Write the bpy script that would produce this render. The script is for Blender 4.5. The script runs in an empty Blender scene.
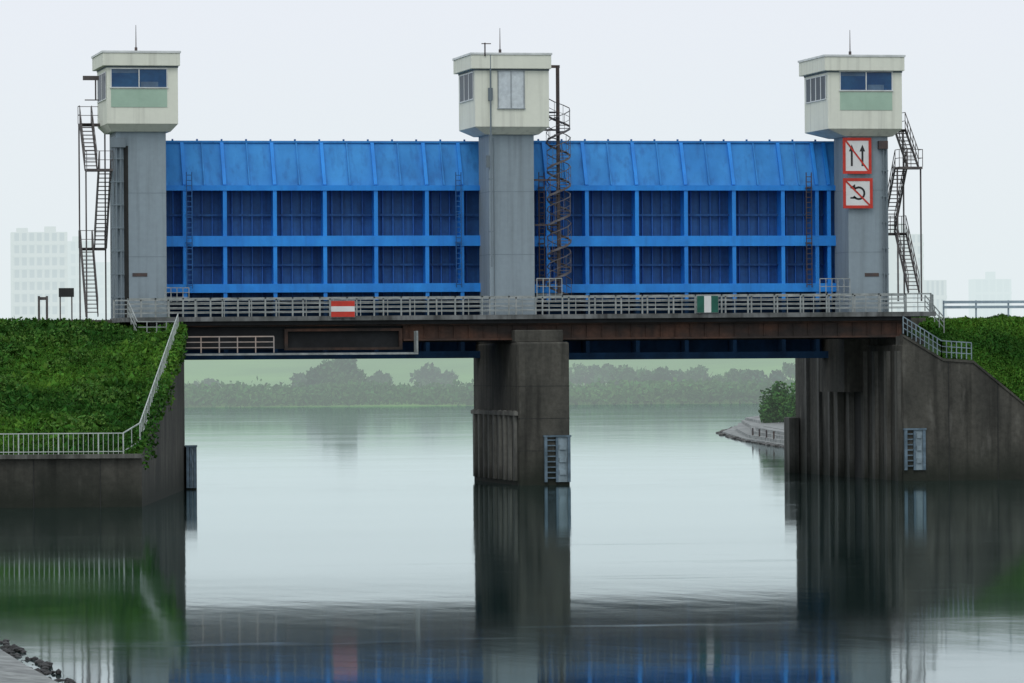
import bpy, bmesh, math, random
import numpy as np
from mathutils import Matrix, Vector, noise as mnoise
random.seed(7); rng=np.random.default_rng(7)
sc=bpy.context.scene
sc.view_settings.view_transform='Standard'
try: sc.view_settings.look='None'
except Exception: pass
sc.view_settings.exposure=0

# ------------------------------------------------------------------ camera / survey
F=5000.0; TH=math.radians(11.1); D0=277.8
CAM=Vector((-D0*math.sin(TH),-D0*math.cos(TH),6.7))
PITCH=math.atan(23.5/F); ROLL=math.radians(-0.4)
M=Matrix.Rotation(-TH,3,'Z')@Matrix.Rotation(math.pi/2+PITCH,3,'X')@Matrix.Rotation(ROLL,3,'Z')
cd=bpy.data.cameras.new('camera'); co=bpy.data.objects.new('camera',cd); sc.collection.objects.link(co)
cd.sensor_width=36; cd.lens=36*F/1024; cd.clip_start=1; cd.clip_end=20000
co.matrix_world=Matrix.Translation(CAM)@M.to_4x4(); sc.camera=co
FW=Vector((math.sin(TH),math.cos(TH))); RT=Vector((math.cos(TH),-math.sin(TH)))
def ray(px,py): return M@Vector(((px-512)/F,(341.5-py)/F,-1))
def pv(px,py,v):
    r=ray(px,py); t=(v-CAM.y)/r.y; return CAM+r*t
def X(px,v,py=300): return pv(px,py,v).x
def Z(py,px,v): return pv(px,py,v).z
def gz(px,py,z=0.0):
    r=ray(px,py); t=(z-CAM.z)/r.z; return CAM+r*t
def cf(lat,dep,z=0.0):
    return Vector((CAM.x+RT.x*lat+FW.x*dep, CAM.y+RT.y*lat+FW.y*dep, z))
def depth(p): return (p.x-CAM.x)*FW.x+(p.y-CAM.y)*FW.y
def lat(p): return (p.x-CAM.x)*RT.x+(p.y-CAM.y)*RT.y
def zat(px,py,p):
    r=ray(px,py); return CAM.z+r.z/(r.x*FW.x+r.y*FW.y)*depth(p)

# ------------------------------------------------------------------ materials
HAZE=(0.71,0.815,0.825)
MATS={}
def mat(name,c1,c2=None,scale=(1,1,1),sc2=None,rough=.7,metal=0,bump=0,haze=False,island=0,lo=.35,hi=.65,stain=None,spec=.4,detail=4,grain=(.82,1.12),drip=None,lime=None):
    if name in MATS: return MATS[name]
    m=bpy.data.materials.new(name); m.use_nodes=True; nt=m.node_tree; N=nt.nodes; L=nt.links
    b=N['Principled BSDF']; out=N['Material Output']
    b.inputs['Roughness'].default_value=rough; b.inputs['Metallic'].default_value=metal
    b.inputs['Specular IOR Level'].default_value=spec
    g=N.new('ShaderNodeNewGeometry')
    if c2 is None: c2=tuple(x*.75 for x in c1)
    mp=N.new('ShaderNodeMapping'); mp.inputs['Scale'].default_value=scale; L.new(g.outputs['Position'],mp.inputs['Vector'])
    n=N.new('ShaderNodeTexNoise'); n.inputs['Scale'].default_value=1; n.inputs['Detail'].default_value=detail
    L.new(mp.outputs[0],n.inputs['Vector'])
    r=N.new('ShaderNodeMapRange'); r.inputs[1].default_value=lo; r.inputs[2].default_value=hi; L.new(n.outputs[0],r.inputs[0])
    mx=N.new('ShaderNodeMix'); mx.data_type='RGBA'; mx.inputs[6].default_value=(*c1,1); mx.inputs[7].default_value=(*c2,1)
    L.new(r.outputs[0],mx.inputs[0]); col=mx.outputs[2]
    def streak(ds,zs,off,a,b_,amt,colr,col):
        mq=N.new('ShaderNodeMapping'); mq.inputs['Scale'].default_value=(ds,ds,zs); mq.inputs['Location'].default_value=(off,off,0); L.new(g.outputs['Position'],mq.inputs['Vector'])
        nq=N.new('ShaderNodeTexNoise'); nq.inputs['Scale'].default_value=1; nq.inputs['Detail'].default_value=3; L.new(mq.outputs[0],nq.inputs['Vector'])
        rq=N.new('ShaderNodeMapRange'); rq.inputs[1].default_value=a; rq.inputs[2].default_value=b_; rq.inputs[4].default_value=amt; L.new(nq.outputs[0],rq.inputs[0])
        mz=N.new('ShaderNodeMix'); mz.data_type='RGBA'; L.new(rq.outputs[0],mz.inputs[0]); L.new(col,mz.inputs[6]); mz.inputs[7].default_value=(*colr,1); return mz.outputs[2]
    if drip: col=streak(drip[2] if len(drip)>2 else 5,.13,0,.50,.75,drip[1],drip[0],col)
    if lime: col=streak(1.8,.35,13,.60,.74,lime[1],lime[0],col)
    n2=N.new('ShaderNodeTexNoise'); n2.inputs['Scale'].default_value=3.5 if sc2 is None else sc2; n2.inputs['Detail'].default_value=5; n2.inputs['Roughness'].default_value=.65
    L.new(g.outputs['Position'],n2.inputs['Vector'])
    r2=N.new('ShaderNodeMapRange'); r2.inputs[1].default_value=.3; r2.inputs[2].default_value=.7; r2.inputs[3].default_value=grain[0]; r2.inputs[4].default_value=grain[1]; L.new(n2.outputs[0],r2.inputs[0])
    hs=N.new('ShaderNodeHueSaturation'); L.new(col,hs.inputs['Color']); L.new(r2.outputs[0],hs.inputs['Value']); col=hs.outputs[0]
    if island:
        r3=N.new('ShaderNodeMapRange'); r3.inputs[3].default_value=1-island; r3.inputs[4].default_value=1+island; L.new(g.outputs['Random Per Island'],r3.inputs[0])
        h2=N.new('ShaderNodeHueSaturation'); L.new(col,h2.inputs['Color']); L.new(r3.outputs[0],h2.inputs['Value'])
        r4=N.new('ShaderNodeMapRange'); r4.inputs[3].default_value=.48; r4.inputs[4].default_value=.515
        mm=N.new('ShaderNodeMath'); mm.operation='FRACT'; m7=N.new('ShaderNodeMath'); m7.operation='MULTIPLY'; m7.inputs[1].default_value=17.3
        L.new(g.outputs['Random Per Island'],m7.inputs[0]); L.new(m7.outputs[0],mm.inputs[0]); L.new(mm.outputs[0],r4.inputs[0]); L.new(r4.outputs[0],h2.inputs['Hue'])
        col=h2.outputs[0]
    if stain:
        sp=N.new('ShaderNodeSeparateXYZ'); L.new(g.outputs['Position'],sp.inputs[0])
        ad=N.new('ShaderNodeMath'); ad.operation='MULTIPLY_ADD'; L.new(n.outputs[0],ad.inputs[0]); ad.inputs[1].default_value=-1.6; L.new(sp.outputs[2],ad.inputs[2])
        rs=N.new('ShaderNodeMapRange'); rs.inputs[1].default_value=stain[0]-.8; rs.inputs[2].default_value=stain[1]-.8; rs.inputs[3].default_value=.88; rs.inputs[4].default_value=0
        L.new(ad.outputs[0],rs.inputs[0])
        m2=N.new('ShaderNodeMix'); m2.data_type='RGBA'; L.new(rs.outputs[0],m2.inputs[0]); L.new(col,m2.inputs[6]); m2.inputs[7].default_value=(*stain[2],1); col=m2.outputs[2]
    L.new(col,b.inputs['Base Color'])
    if bump:
        bp=N.new('ShaderNodeBump'); bp.inputs['Strength'].default_value=.6; bp.inputs['Distance'].default_value=bump; L.new(n2.outputs[0],bp.inputs['Height']); L.new(bp.outputs[0],b.inputs['Normal'])
    if haze:  # haze painted into the material as emission, growing with distance beyond the weir
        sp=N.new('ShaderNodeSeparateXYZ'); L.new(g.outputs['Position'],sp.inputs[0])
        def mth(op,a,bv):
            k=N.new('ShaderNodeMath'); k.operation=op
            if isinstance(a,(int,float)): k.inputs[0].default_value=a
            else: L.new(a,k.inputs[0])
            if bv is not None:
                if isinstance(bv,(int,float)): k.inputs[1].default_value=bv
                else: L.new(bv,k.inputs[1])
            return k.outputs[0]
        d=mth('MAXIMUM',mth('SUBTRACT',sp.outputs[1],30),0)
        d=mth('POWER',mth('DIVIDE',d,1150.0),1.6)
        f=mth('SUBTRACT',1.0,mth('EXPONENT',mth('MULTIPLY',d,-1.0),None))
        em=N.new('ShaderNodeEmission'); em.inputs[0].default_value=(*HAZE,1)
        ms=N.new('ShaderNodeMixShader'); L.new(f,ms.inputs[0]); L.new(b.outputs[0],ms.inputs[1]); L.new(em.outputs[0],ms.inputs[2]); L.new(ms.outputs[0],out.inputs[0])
    MATS[name]=m; return m
conc=mat('dark_concrete',(.092,.088,.073),(.036,.036,.031),(.6,.6,.25),rough=.9,bump=.04,lo=.3,hi=.7,stain=(0.3,2.3,(.012,.016,.010)),drip=((.016,.016,.013),.8,2.2),lime=((.17,.165,.145),.45),grain=(.72,1.2))
concL=mat('weathered_concrete',(.15,.15,.135),(.06,.06,.052),(1.6,1.6,.15),rough=.9,bump=.03,stain=(0,1.4,(.02,.024,.018)),drip=((.03,.03,.026),.6))
fender=mat('fender_concrete',(.22,.22,.195),(.11,.11,.10),(1.6,1.6,.3),rough=.9,stain=(0,.9,(.03,.034,.026)))
slot=mat('slot_concrete',(.035,.037,.035),(.02,.021,.02),(1.4,1.4,.15),rough=.9)
tower=mat('tower_paint',(.285,.35,.39),(.24,.295,.33),(.9,.9,.12),rough=.75,lo=.3,hi=.75,grain=(.94,1.04),drip=((.15,.18,.19),.45,3))
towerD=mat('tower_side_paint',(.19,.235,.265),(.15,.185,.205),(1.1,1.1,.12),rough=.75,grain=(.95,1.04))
cabin=mat('cabin_paint',(.80,.82,.70),(.74,.76,.66),(.8,.8,.25),rough=.7,lo=.3,hi=.8,grain=(.97,1.02),drip=((.46,.47,.40),.45,3.5))
green=mat('green_panel',(.40,.56,.44),(.36,.51,.40),rough=.5,grain=(.97,1.03))
white=mat('white_paint',(.74,.77,.76),(.6,.63,.62),(2,2,.6),rough=.5,grain=(.95,1.03))
glass=mat('window_glass',(.012,.06,.16),(.02,.09,.2),(.6,.6,.9),rough=.12,spec=.3)
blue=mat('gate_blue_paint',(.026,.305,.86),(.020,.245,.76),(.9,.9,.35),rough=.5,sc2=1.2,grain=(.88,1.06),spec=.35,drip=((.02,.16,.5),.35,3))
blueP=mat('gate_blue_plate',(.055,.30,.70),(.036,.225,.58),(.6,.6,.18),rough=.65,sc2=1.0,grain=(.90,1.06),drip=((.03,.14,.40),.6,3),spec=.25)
blueD=mat('gate_blue_recess_shade',(.024,.13,.35),(.014,.085,.25),(1.5,1.5,.2),rough=.6,drip=((.006,.035,.12),.55))  # darker copy of the gate blue, recess shade put into the colour
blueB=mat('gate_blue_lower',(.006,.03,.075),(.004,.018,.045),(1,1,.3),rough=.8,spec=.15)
steel=mat('galvanised_steel',(.36,.39,.38),(.22,.245,.24),(2,2,2),rough=.6,metal=0)
darkst=mat('dark_steel',(.055,.05,.055),(.09,.06,.05),(2,2,2),rough=.6)
spst=mat('spiral_steel',(.15,.145,.155),(.10,.085,.085),(2,2,2),rough=.6)
brownst=mat('stair_steel',(.12,.105,.10),(.075,.065,.065),(2,2,2),rough=.6)
rust=mat('rusty_girder',(.095,.045,.028),(.035,.026,.022),(.35,.35,.9),rough=.8,lo=.35,hi=.6,drip=((.02,.016,.014),.7,2),grain=(.7,1.2))
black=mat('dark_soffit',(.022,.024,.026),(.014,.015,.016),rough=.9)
deckm=mat('deck_edge',(.19,.20,.20),(.08,.085,.08),(.7,.7,.8),rough=.8,drip=((.03,.03,.03),.8,3))
red=mat('red_paint',(.60,.04,.022),(.48,.035,.02),rough=.5)
signw=mat('sign_white',(.76,.77,.75),(.68,.68,.66),rough=.5,grain=(.95,1.03))
signk=mat('sign_black',(.02,.02,.02),rough=.5)
signg=mat('sign_green',(.01,.12,.08),rough=.5)
guide=mat('guide_steel_blue',(.13,.19,.24),(.07,.11,.14),(2,2,2),rough=.6)
guideL=mat('guide_plate_paint',(.24,.31,.35),(.13,.17,.19),(2,2,1),rough=.6)
grassm=mat('grass_leaf',(.072,.185,.020),(.024,.088,.011),(.14,.14,.3),island=.32,rough=.7,lo=.38,hi=.62,spec=.1)
weedm=mat('weed_leaf',(.08,.175,.03),(.04,.11,.018),(.4,.4,.4),island=.32,rough=.65,spec=.1)
soil=mat('grass_ground',(.035,.09,.014),(.02,.05,.012),(.3,.3,.3),rough=.95)
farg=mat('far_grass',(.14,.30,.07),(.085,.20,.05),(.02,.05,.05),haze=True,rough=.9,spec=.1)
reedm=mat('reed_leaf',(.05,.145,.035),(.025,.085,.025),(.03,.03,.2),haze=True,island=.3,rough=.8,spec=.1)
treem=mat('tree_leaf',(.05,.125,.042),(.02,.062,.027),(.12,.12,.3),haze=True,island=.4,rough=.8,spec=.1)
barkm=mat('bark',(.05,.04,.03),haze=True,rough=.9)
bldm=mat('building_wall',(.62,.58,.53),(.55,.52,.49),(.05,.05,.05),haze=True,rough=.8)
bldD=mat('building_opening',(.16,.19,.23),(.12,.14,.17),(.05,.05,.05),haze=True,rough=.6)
bed=mat('river_bed',(.06,.07,.04),rough=1)

# water: dark turbid body under a Fresnel-weighted, slightly ruffled surface
w=bpy.data.materials.new('river_water'); w.use_nodes=True; N=w.node_tree.nodes; L=w.node_tree.links; N.remove(N['Principled BSDF']); out=N['Material Output']
df=N.new('ShaderNodeBsdfDiffuse'); df.inputs[0].default_value=(.005,.020,.018,1)
gl=N.new('ShaderNodeBsdfGlossy'); gl.inputs['Color'].default_value=(.90,.985,.985,1)
fr=N.new('ShaderNodeFresnel'); fr.inputs[0].default_value=1.25
ms=N.new('ShaderNodeMixShader'); L.new(fr.outputs[0],ms.inputs[0]); L.new(df.outputs[0],ms.inputs[1]); L.new(gl.outputs[0],ms.inputs[2]); L.new(ms.outputs[0],out.inputs[0])
g=N.new('ShaderNodeNewGeometry')
def wnoise(sx,sy,det,ro,a,b_,c,d_):
    mp=N.new('ShaderNodeMapping'); mp.inputs['Scale'].default_value=(sx,sy,1); mp.inputs['Rotation'].default_value=(0,0,TH); L.new(g.outputs['Position'],mp.inputs['Vector'])
    n=N.new('ShaderNodeTexNoise'); n.inputs['Scale'].default_value=1; n.inputs['Detail'].default_value=det; n.inputs['Roughness'].default_value=ro; L.new(mp.outputs[0],n.inputs['Vector'])
    r=N.new('ShaderNodeMapRange'); r.inputs[1].default_value=a; r.inputs[2].default_value=b_; r.inputs[3].default_value=c; r.inputs[4].default_value=d_; L.new(n.outputs[0],r.inputs[0]); return n,r.outputs[0]
def wm(op,a,b_):
    k=N.new('ShaderNodeMath'); k.operation=op
    for i,x in enumerate((a,b_)):
        if isinstance(x,(int,float)): k.inputs[i].default_value=x
        else: L.new(x,k.inputs[i])
    return k.outputs[0]
_,ra=wnoise(.012,.05,6,.62,.35,.68,.040,.068)
_,rb=wnoise(.05,.25,5,.7,.58,.70,0,.05)
_,rc=wnoise(.16,.9,4,.7,.53,.62,0,.085)          # broken ripples in the race under the gate
sp=N.new('ShaderNodeSeparateXYZ'); L.new(g.outputs['Position'],sp.inputs[0])
mk=N.new('ShaderNodeMapRange'); mk.interpolation_type='SMOOTHSTEP'; L.new(wm('ABSOLUTE',wm('SUBTRACT',sp.outputs[1],2.0),0),mk.inputs[0]); mk.inputs[1].default_value=3; mk.inputs[2].default_value=17; mk.inputs[3].default_value=1; mk.inputs[4].default_value=0
L.new(wm('ADD',wm('ADD',ra,rb),wm('MULTIPLY',rc,mk.outputs[0])),gl.inputs['Roughness'])
n2,_=wnoise(.35,.14,4,.5,0,1,0,1)
bp=N.new('ShaderNodeBump'); bp.inputs['Strength'].default_value=1; bp.inputs['Distance'].default_value=.006; L.new(n2.outputs[0],bp.inputs['Height']); L.new(bp.outputs[0],gl.inputs['Normal'])

# ------------------------------------------------------------------ mesh tools
class MB:
    def __init__(s): s.v=[]; s.f=[]
    def hexa(s,p):
        o=len(s.v); s.v+= [tuple(q) for q in p]
        for f in ((0,3,2,1),(4,5,6,7),(0,1,5,4),(1,2,6,5),(2,3,7,6),(3,0,4,7)): s.f.append([o+i for i in f])
        return s
    def box(s,x0,x1,y0,y1,z0,z1):
        return s.hexa([(x0,y0,z0),(x1,y0,z0),(x1,y1,z0),(x0,y1,z0),(x0,y0,z1),(x1,y0,z1),(x1,y1,z1),(x0,y1,z1)])
    def frus(s,a,za,b_,zb):
        return s.hexa([(a[0],a[2],za),(a[1],a[2],za),(a[1],a[3],za),(a[0],a[3],za),(b_[0],b_[2],zb),(b_[1],b_[2],zb),(b_[1],b_[3],zb),(b_[0],b_[3],zb)])
    def beam(s,p,q,w_,h=None):
        p=Vector(p);q=Vector(q); h=h or w_; d=(q-p)
        if d.length<1e-6: return s
        d.normalize(); up=Vector((0,0,1))
        if abs(d.z)>.95: up=Vector((0,1,0))
        sd=d.cross(up).normalized(); u=sd.cross(d).normalized(); sd=sd*w_/2; u=u*h/2
        return s.hexa([p-sd-u,p+sd-u,q+sd-u,q-sd-u,p-sd+u,p+sd+u,q+sd+u,q-sd+u])
    def slope(s,xa,xb,y0,y1,za0,za1,zb0,zb1):
        return s.hexa([(xa,y0,za0),(xb,y0,zb0),(xb,y1,zb0),(xa,y1,za0),(xa,y0,za1),(xb,y0,zb1),(xb,y1,zb1),(xa,y1,za1)])
    def polyy(s,pts,y,t=.02):
        o=len(s.v); n=len(pts); s.v+=[(a,y,c) for a,c in pts]+[(a,y+t,c) for a,c in pts]
        s.f.append([o+i for i in range(n)]); s.f.append([o+n+i for i in reversed(range(n))])
        for i in range(n): j=(i+1)%n; s.f.append([o+i,o+n+i,o+n+j,o+j])
        return s
    def polyx(s,pts,x,t=.02):
        o=len(s.v); n=len(pts); s.v+=[(x,a,c) for a,c in pts]+[(x+t,a,c) for a,c in pts]
        s.f.append([o+i for i in range(n)]); s.f.append([o+n+i for i in reversed(range(n))])
        for i in range(n): j=(i+1)%n; s.f.append([o+i,o+n+i,o+n+j,o+j])
        return s
    def cyl(s,p,q,r,n=8,r2=None):
        p=Vector(p);q=Vector(q);d=(q-p).normalized(); a=d.orthogonal().normalized(); c=d.cross(a); o=len(s.v); r2=r if r2 is None else r2
        for k,(e,rr) in enumerate(((p,r),(q,r2))):
            for i in range(n):
                t=2*math.pi*i/n; s.v.append(tuple(e+a*math.cos(t)*rr+c*math.sin(t)*rr))
        for i in range(n): j=(i+1)%n; s.f.append([o+i,o+j,o+n+j,o+n+i])
        s.f.append([o+i for i in reversed(range(n))]); s.f.append([o+n+i for i in range(n)])
        return s
    def obj(s,name,m,parent=None,bevel=0):
        me=bpy.data.meshes.new(name); me.from_pydata(s.v,[],s.f); me.materials.append(m)
        bm=bmesh.new(); bm.from_mesh(me); bmesh.ops.recalc_face_normals(bm,faces=bm.faces); bm.to_mesh(me); bm.free()
        o=bpy.data.objects.new(name,me); sc.collection.objects.link(o)
        if parent: o.parent=parent
        if bevel:
            k=o.modifiers.new('bevel','BEVEL'); k.width=bevel; k.segments=2
        return o
def empty(name):
    e=bpy.data.objects.new(name,None); sc.collection.objects.link(e); return e
def leaves(name,cen,size,m,up=.3,aspect=1.6,parent=None):
    n=len(cen)
    a=rng.normal(size=(n,3)); a/=np.linalg.norm(a,axis=1)[:,None]; b_=rng.normal(size=(n,3)); b_[:,2]+=up
    b_-= (b_*a).sum(1)[:,None]*a; b_/=np.linalg.norm(b_,axis=1)[:,None]
    s_=size[:,None] if hasattr(size,'shape') else size
    a=a*s_*.5; b_=b_*s_*.5*aspect
    v=np.empty((n,4,3)); v[:,0]=cen-b_; v[:,1]=cen+a*.9-b_*.1; v[:,2]=cen+b_; v[:,3]=cen-a*.9+b_*.1
    me=bpy.data.meshes.new(name); me.vertices.add(n*4); me.vertices.foreach_set('co',v.ravel())
    me.loops.add(n*4); me.loops.foreach_set('vertex_index',np.arange(n*4,dtype=np.int32))
    me.polygons.add(n); me.polygons.foreach_set('loop_start',np.arange(0,n*4,4,dtype=np.int32)); me.polygons.foreach_set('loop_total',np.full(n,4,dtype=np.int32))
    me.materials.append(m); me.update(calc_edges=True); me.validate()
    o=bpy.data.objects.new(name,me); sc.collection.objects.link(o)
    if parent: o.parent=parent
    return o
def grid(name,fn,nu,nv,m,parent=None):
    vs=[];fs=[]
    for i in range(nu+1):
        for j in range(nv+1): vs.append(tuple(fn(i/nu,j/nv)))
    for i in range(nu):
        for j in range(nv):
            a=i*(nv+1)+j; fs.append([a,a+1,a+nv+2,a+nv+1])
    me=bpy.data.meshes.new(name); me.from_pydata(vs,[],fs); me.materials.append(m)
    bm=bmesh.new(); bm.from_mesh(me); bmesh.ops.recalc_face_normals(bm,faces=bm.faces)
    if sum(f.normal.z for f in bm.faces)<0: bmesh.ops.reverse_faces(bm,faces=bm.faces)
    bm.to_mesh(me); bm.free()
    for p in me.polygons: p.use_smooth=True
    o=bpy.data.objects.new(name,me); sc.collection.objects.link(o)
    if parent:o.parent=parent
    return o
def interp(x,xs,ys): return float(np.interp(x,xs,ys))

# ------------------------------------------------------------------ water, bed, far land
me=MB(); me.v=[(-1800,-500,0),(1800,-500,0),(1800,900,0),(-1800,900,0)]; me.f=[[0,1,2,3]]; me.obj('river_water',w)
me=MB(); me.v=[(-9000,-9000,-3),(9000,-9000,-3),(9000,9000,-3),(-9000,9000,-3)]; me.f=[[0,1,2,3]]; me.obj('ground',bed)
fd=[826,832,836,860,1000,1030,1052,1062,1100,3000,7000]; fz=[-1.5,0.05,.9,1.5,2.0,6.0,10.3,10.3,4,4,4]
def farfn(i,j):
    d=fd[int(round(j*(len(fd)-1)))]; z=fz[int(round(j*(len(fd)-1)))]
    l=(i-.5)*3200
    if d<840: d+=3*mnoise.noise(Vector((l*.02,0,0)))
    return cf(l,d,z)
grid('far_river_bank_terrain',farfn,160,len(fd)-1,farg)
n=42000; l=rng.uniform(-125,125,n); d=831+rng.beta(1,2.2,n)*28
nz=np.array([mnoise.noise(Vector((a*.05,b_*.1,0))) for a,b_ in zip(l,d)])
ht=np.clip(2.2+1.5*nz+rng.normal(0,.3,n),.4,5); zz=np.interp(d,fd,fz)
pos=np.stack([CAM.x+RT.x*l+FW.x*d,CAM.y+RT.y*l+FW.y*d,np.maximum(zz,0)+ht*rng.uniform(.05,.95,n)],1)
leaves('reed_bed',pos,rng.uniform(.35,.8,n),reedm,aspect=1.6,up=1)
pts=[];szs=[];trunks=MB()
def crown(px,dep,h,wid,nn,base=1.8,p=pts,s_=szs,lmax=.9):
    l=(px-512)*dep/F
    k=max(4,int(wid/1.2)); blobs=[]
    for _ in range(k*2):
        t=rng.uniform(-.5,.5); zc=base+h*rng.uniform(.25,.85)*(1-abs(t)*.6); blobs.append((l+t*wid*.8,dep+rng.uniform(-.35,.35)*wid,zc,rng.uniform(.16,.3)*min(wid,h)))
    for _ in range(nn):
        bl=blobs[rng.integers(len(blobs))]; q=rng.normal(size=3); q/=np.linalg.norm(q); q*=bl[3]*rng.uniform(.6,1.1)
        c=cf(bl[0]+q[0],bl[1]+q[1],max(base*.5,bl[2]+q[2]*.85)); p.append(tuple(c)); s_.append(rng.uniform(.35,lmax))
    c=cf(l,dep,0); trunks.cyl((c.x,c.y,base-1),(c.x,c.y,base+h*.6),.18,6,.07)
    for _ in range(3): trunks.cyl((c.x,c.y,base+h*.3),(c.x+rng.uniform(-.3,.3)*wid,c.y,base+h*.75),.08,5,.03)
for px,dep,h,wd,nn in [(324,862,6.0,6,1300),(343,858,7.0,7,2400),(303,900,4.5,4,500),(378,905,4.2,5,600),(428,925,5.0,6,700),(444,925,4.6,5,500),(205,935,3.5,6,350),
    (585,930,6.0,6,700),(612,920,5.0,7,700),(636,900,6,9,1300),(656,890,5.5,8,1100),(684,905,4.5,7,700),(705,905,4.6,7,700),(560,940,4,6,300),(735,885,4,8,600),(752,880,4,6,500),(790,880,5,9,600),(820,880,5,9,500)]:
    crown(px,dep,h,wd,nn)
for _ in range(22): crown(rng.uniform(185,800),rng.uniform(856,900),rng.uniform(1.0,2.2),rng.uniform(3,9),220)
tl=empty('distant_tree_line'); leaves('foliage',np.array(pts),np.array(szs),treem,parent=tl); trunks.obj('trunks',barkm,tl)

# ------------------------------------------------------------------ buildings in the mist
def block(name,px0,px1,pyt,dep,floors,cols,pent=None):
    e=empty(name); wd=(px1-px0)*dep/F; lc=((px0+px1)/2-512)*dep/F; c=cf(lc,dep,0); h=zat((px0+px1)/2,pyt,c)
    o=MB().box(-wd/2,wd/2,0,14,0,h-0.0); fh=(h-3)/floors; dk=MB()
    for i in range(floors):
        z=3+i*fh
        for k in range(cols):
            x=-wd/2+.6+(wd-1.2)*k/cols; cw=(wd-1.2)/cols
            dk.box(x+.5,x+cw-.5,-.12,.05,z+1.15,z+fh-.35)
        o.box(-wd/2,wd/2,-1.2,-.003,z-.12,z+.1); o.box(-wd/2,wd/2,-1.2,-1.05,z+.1,z+1.1)
    for k in range(cols+1):
        x=-wd/2+.3+(wd-.6)*k/cols; o.box(x-.15,x+.15,-1.0,-.003,3,h-.2)
    if pent:
        for a,b_,hh in pent: o.box(-wd/2+wd*a,-wd/2+wd*b_,2,9,h,h+hh)
    for q,mm,nm in ((o,bldm,'walls_and_balconies'),(dk,bldD,'windows')):
        ob=q.obj(nm,mm,e)
    e.location=c; e.rotation_euler=(0,0,-TH+.12)
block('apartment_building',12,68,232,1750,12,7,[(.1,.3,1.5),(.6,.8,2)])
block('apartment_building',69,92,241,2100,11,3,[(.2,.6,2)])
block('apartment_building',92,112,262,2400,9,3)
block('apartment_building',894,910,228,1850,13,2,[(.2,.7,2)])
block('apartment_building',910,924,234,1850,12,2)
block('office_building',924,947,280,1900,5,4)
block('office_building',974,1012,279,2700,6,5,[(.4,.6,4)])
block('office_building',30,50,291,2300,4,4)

# ------------------------------------------------------------------ left bank
Bc=Vector((X(185,0,480),0,0)); L1=gz(142,507); L1.z=0
dL=depth(L1); dB=depth(Bc); topL=zat(142,458,L1); topB=zat(183,334,Bc)
lL=lat(L1); lB=lat(Bc)
def xr(d):
    if d>dB: return lB*(d/dB)
    return lL+(lB-lL)*min(1,max(0,(d-dL)/(dB-dL)))
def zl(d):
    return interp(d,[dL-2,dL+.4,dL+13,dL+17.5,dL+21,dB-3,dB+6,dB+26,dB+55],[topL-.1,topL-.05,topL+3.0,topL+3.4,topL+3.6,8.55,9.0,8.9,-2])
def zle(l,d):
    z=zl(d)
    t=min(1,max(0,(xr(d)-l)/5)); t=t*t*(3-2*t); zw=interp(d,[dL,dB],[topL-.05,topB-.1])
    if d<dB+.5: z=zw+(z-zw)*t
    return z+.08*mnoise.noise(Vector((l*.3,d*.2,0)))+.22*mnoise.noise(Vector((l*.1,d*.1,4)))*min(1,max(0,(d-dL)/6))
def lfn(i,j):
    d=dL+.25+(dB+55-dL)*j; r_=xr(d)-.2; l=r_-140*(i**1.8)
    return cf(l,d,zle(l,d))
eb=grid('grass_embankment',lfn,60,90,soil)
def lwall(mb,a,za,b_,zb,th=.5):
    a=Vector((a.x,a.y));b2=Vector((b_.x,b_.y)); dr=(b2-a).normalized(); nn=Vector((-dr.y,dr.x))*th
    mb.hexa([(a.x,a.y,-3),(b2.x,b2.y,-3),(b2.x+nn.x,b2.y+nn.y,-3),(a.x+nn.x,a.y+nn.y,-3),(a.x,a.y,za),(b2.x,b2.y,zb),(b2.x+nn.x,b2.y+nn.y,zb),(a.x+nn.x,a.y+nn.y,za)])
rw=MB(); L0=cf(lL-150,dL,0); lwall(rw,L0,topL,L1,topL); lwall(rw,L1,topL,Bc,topB)
cp=MB(); cp.beam((L0.x,L0.y,topL+.1),(L1.x,L1.y,topL+.1),.6,.2)
rwE=empty('retaining_wall'); rw.obj('wall',conc,rwE); cp.obj('coping',concL,rwE)
jt=MB()
for k in range(1,14):
    q=cf(lL-k*3.2+1.2,dL-.006,0); jt.box(q.x-.02,q.x+.02,q.y-.02,q.y+.02,-1,topL-.02)
jt.obj('expansion_joints',slot,rwE)
def bank_leaves(n,lw,d0,d1,hs,smin,smax,thin=False,off=.05):
    d=rng.uniform(d0,d1,n); t=rng.uniform(0,1,n); P=np.empty((n,3)); keep=np.ones(n,bool)
    for k in range(n):
        l_=xr(d[k])-.05-lw*t[k]; z=zle(l_,d[k])
        hN=.35+.7*mnoise.noise(Vector((l_*.4,d[k]*.25,9)))+.35*mnoise.noise(Vector((l_*1.5,d[k]*1.0,2)))
        if thin and hN<.45: keep[k]=False
        P[k]=cf(l_,d[k],z+off+max(0,hN)*hs*rng.uniform(0,1)**.7)
    return P[keep],rng.uniform(smin,smax,n)[keep]
gE=empty('grass')
P,S=bank_leaves(190000,22,dL+.3,dB+8,.34,.04,.125); leaves('blades_bank',P,S,grassm,up=1.5,aspect=2.6,parent=gE)
P,S=bank_leaves(45000,22,dL+.3,dB+8,.6,.06,.15,True); leaves('broad_weeds',P,S,weedm,up=.9,parent=gE)
P,S=bank_leaves(24000,22,dB+4,dB+28,.7,.07,.18); leaves('crest_weeds',P,S,grassm,up=1.0,aspect=2,parent=gE)
P,S=bank_leaves(28000,110,dL+.3,dB+28,.5,.2,.45); leaves('blades_outer',P,S,grassm,up=.8,parent=gE)
n=7000; q=rng.beta(1.4,1,n); P=np.empty((n,3))
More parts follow.
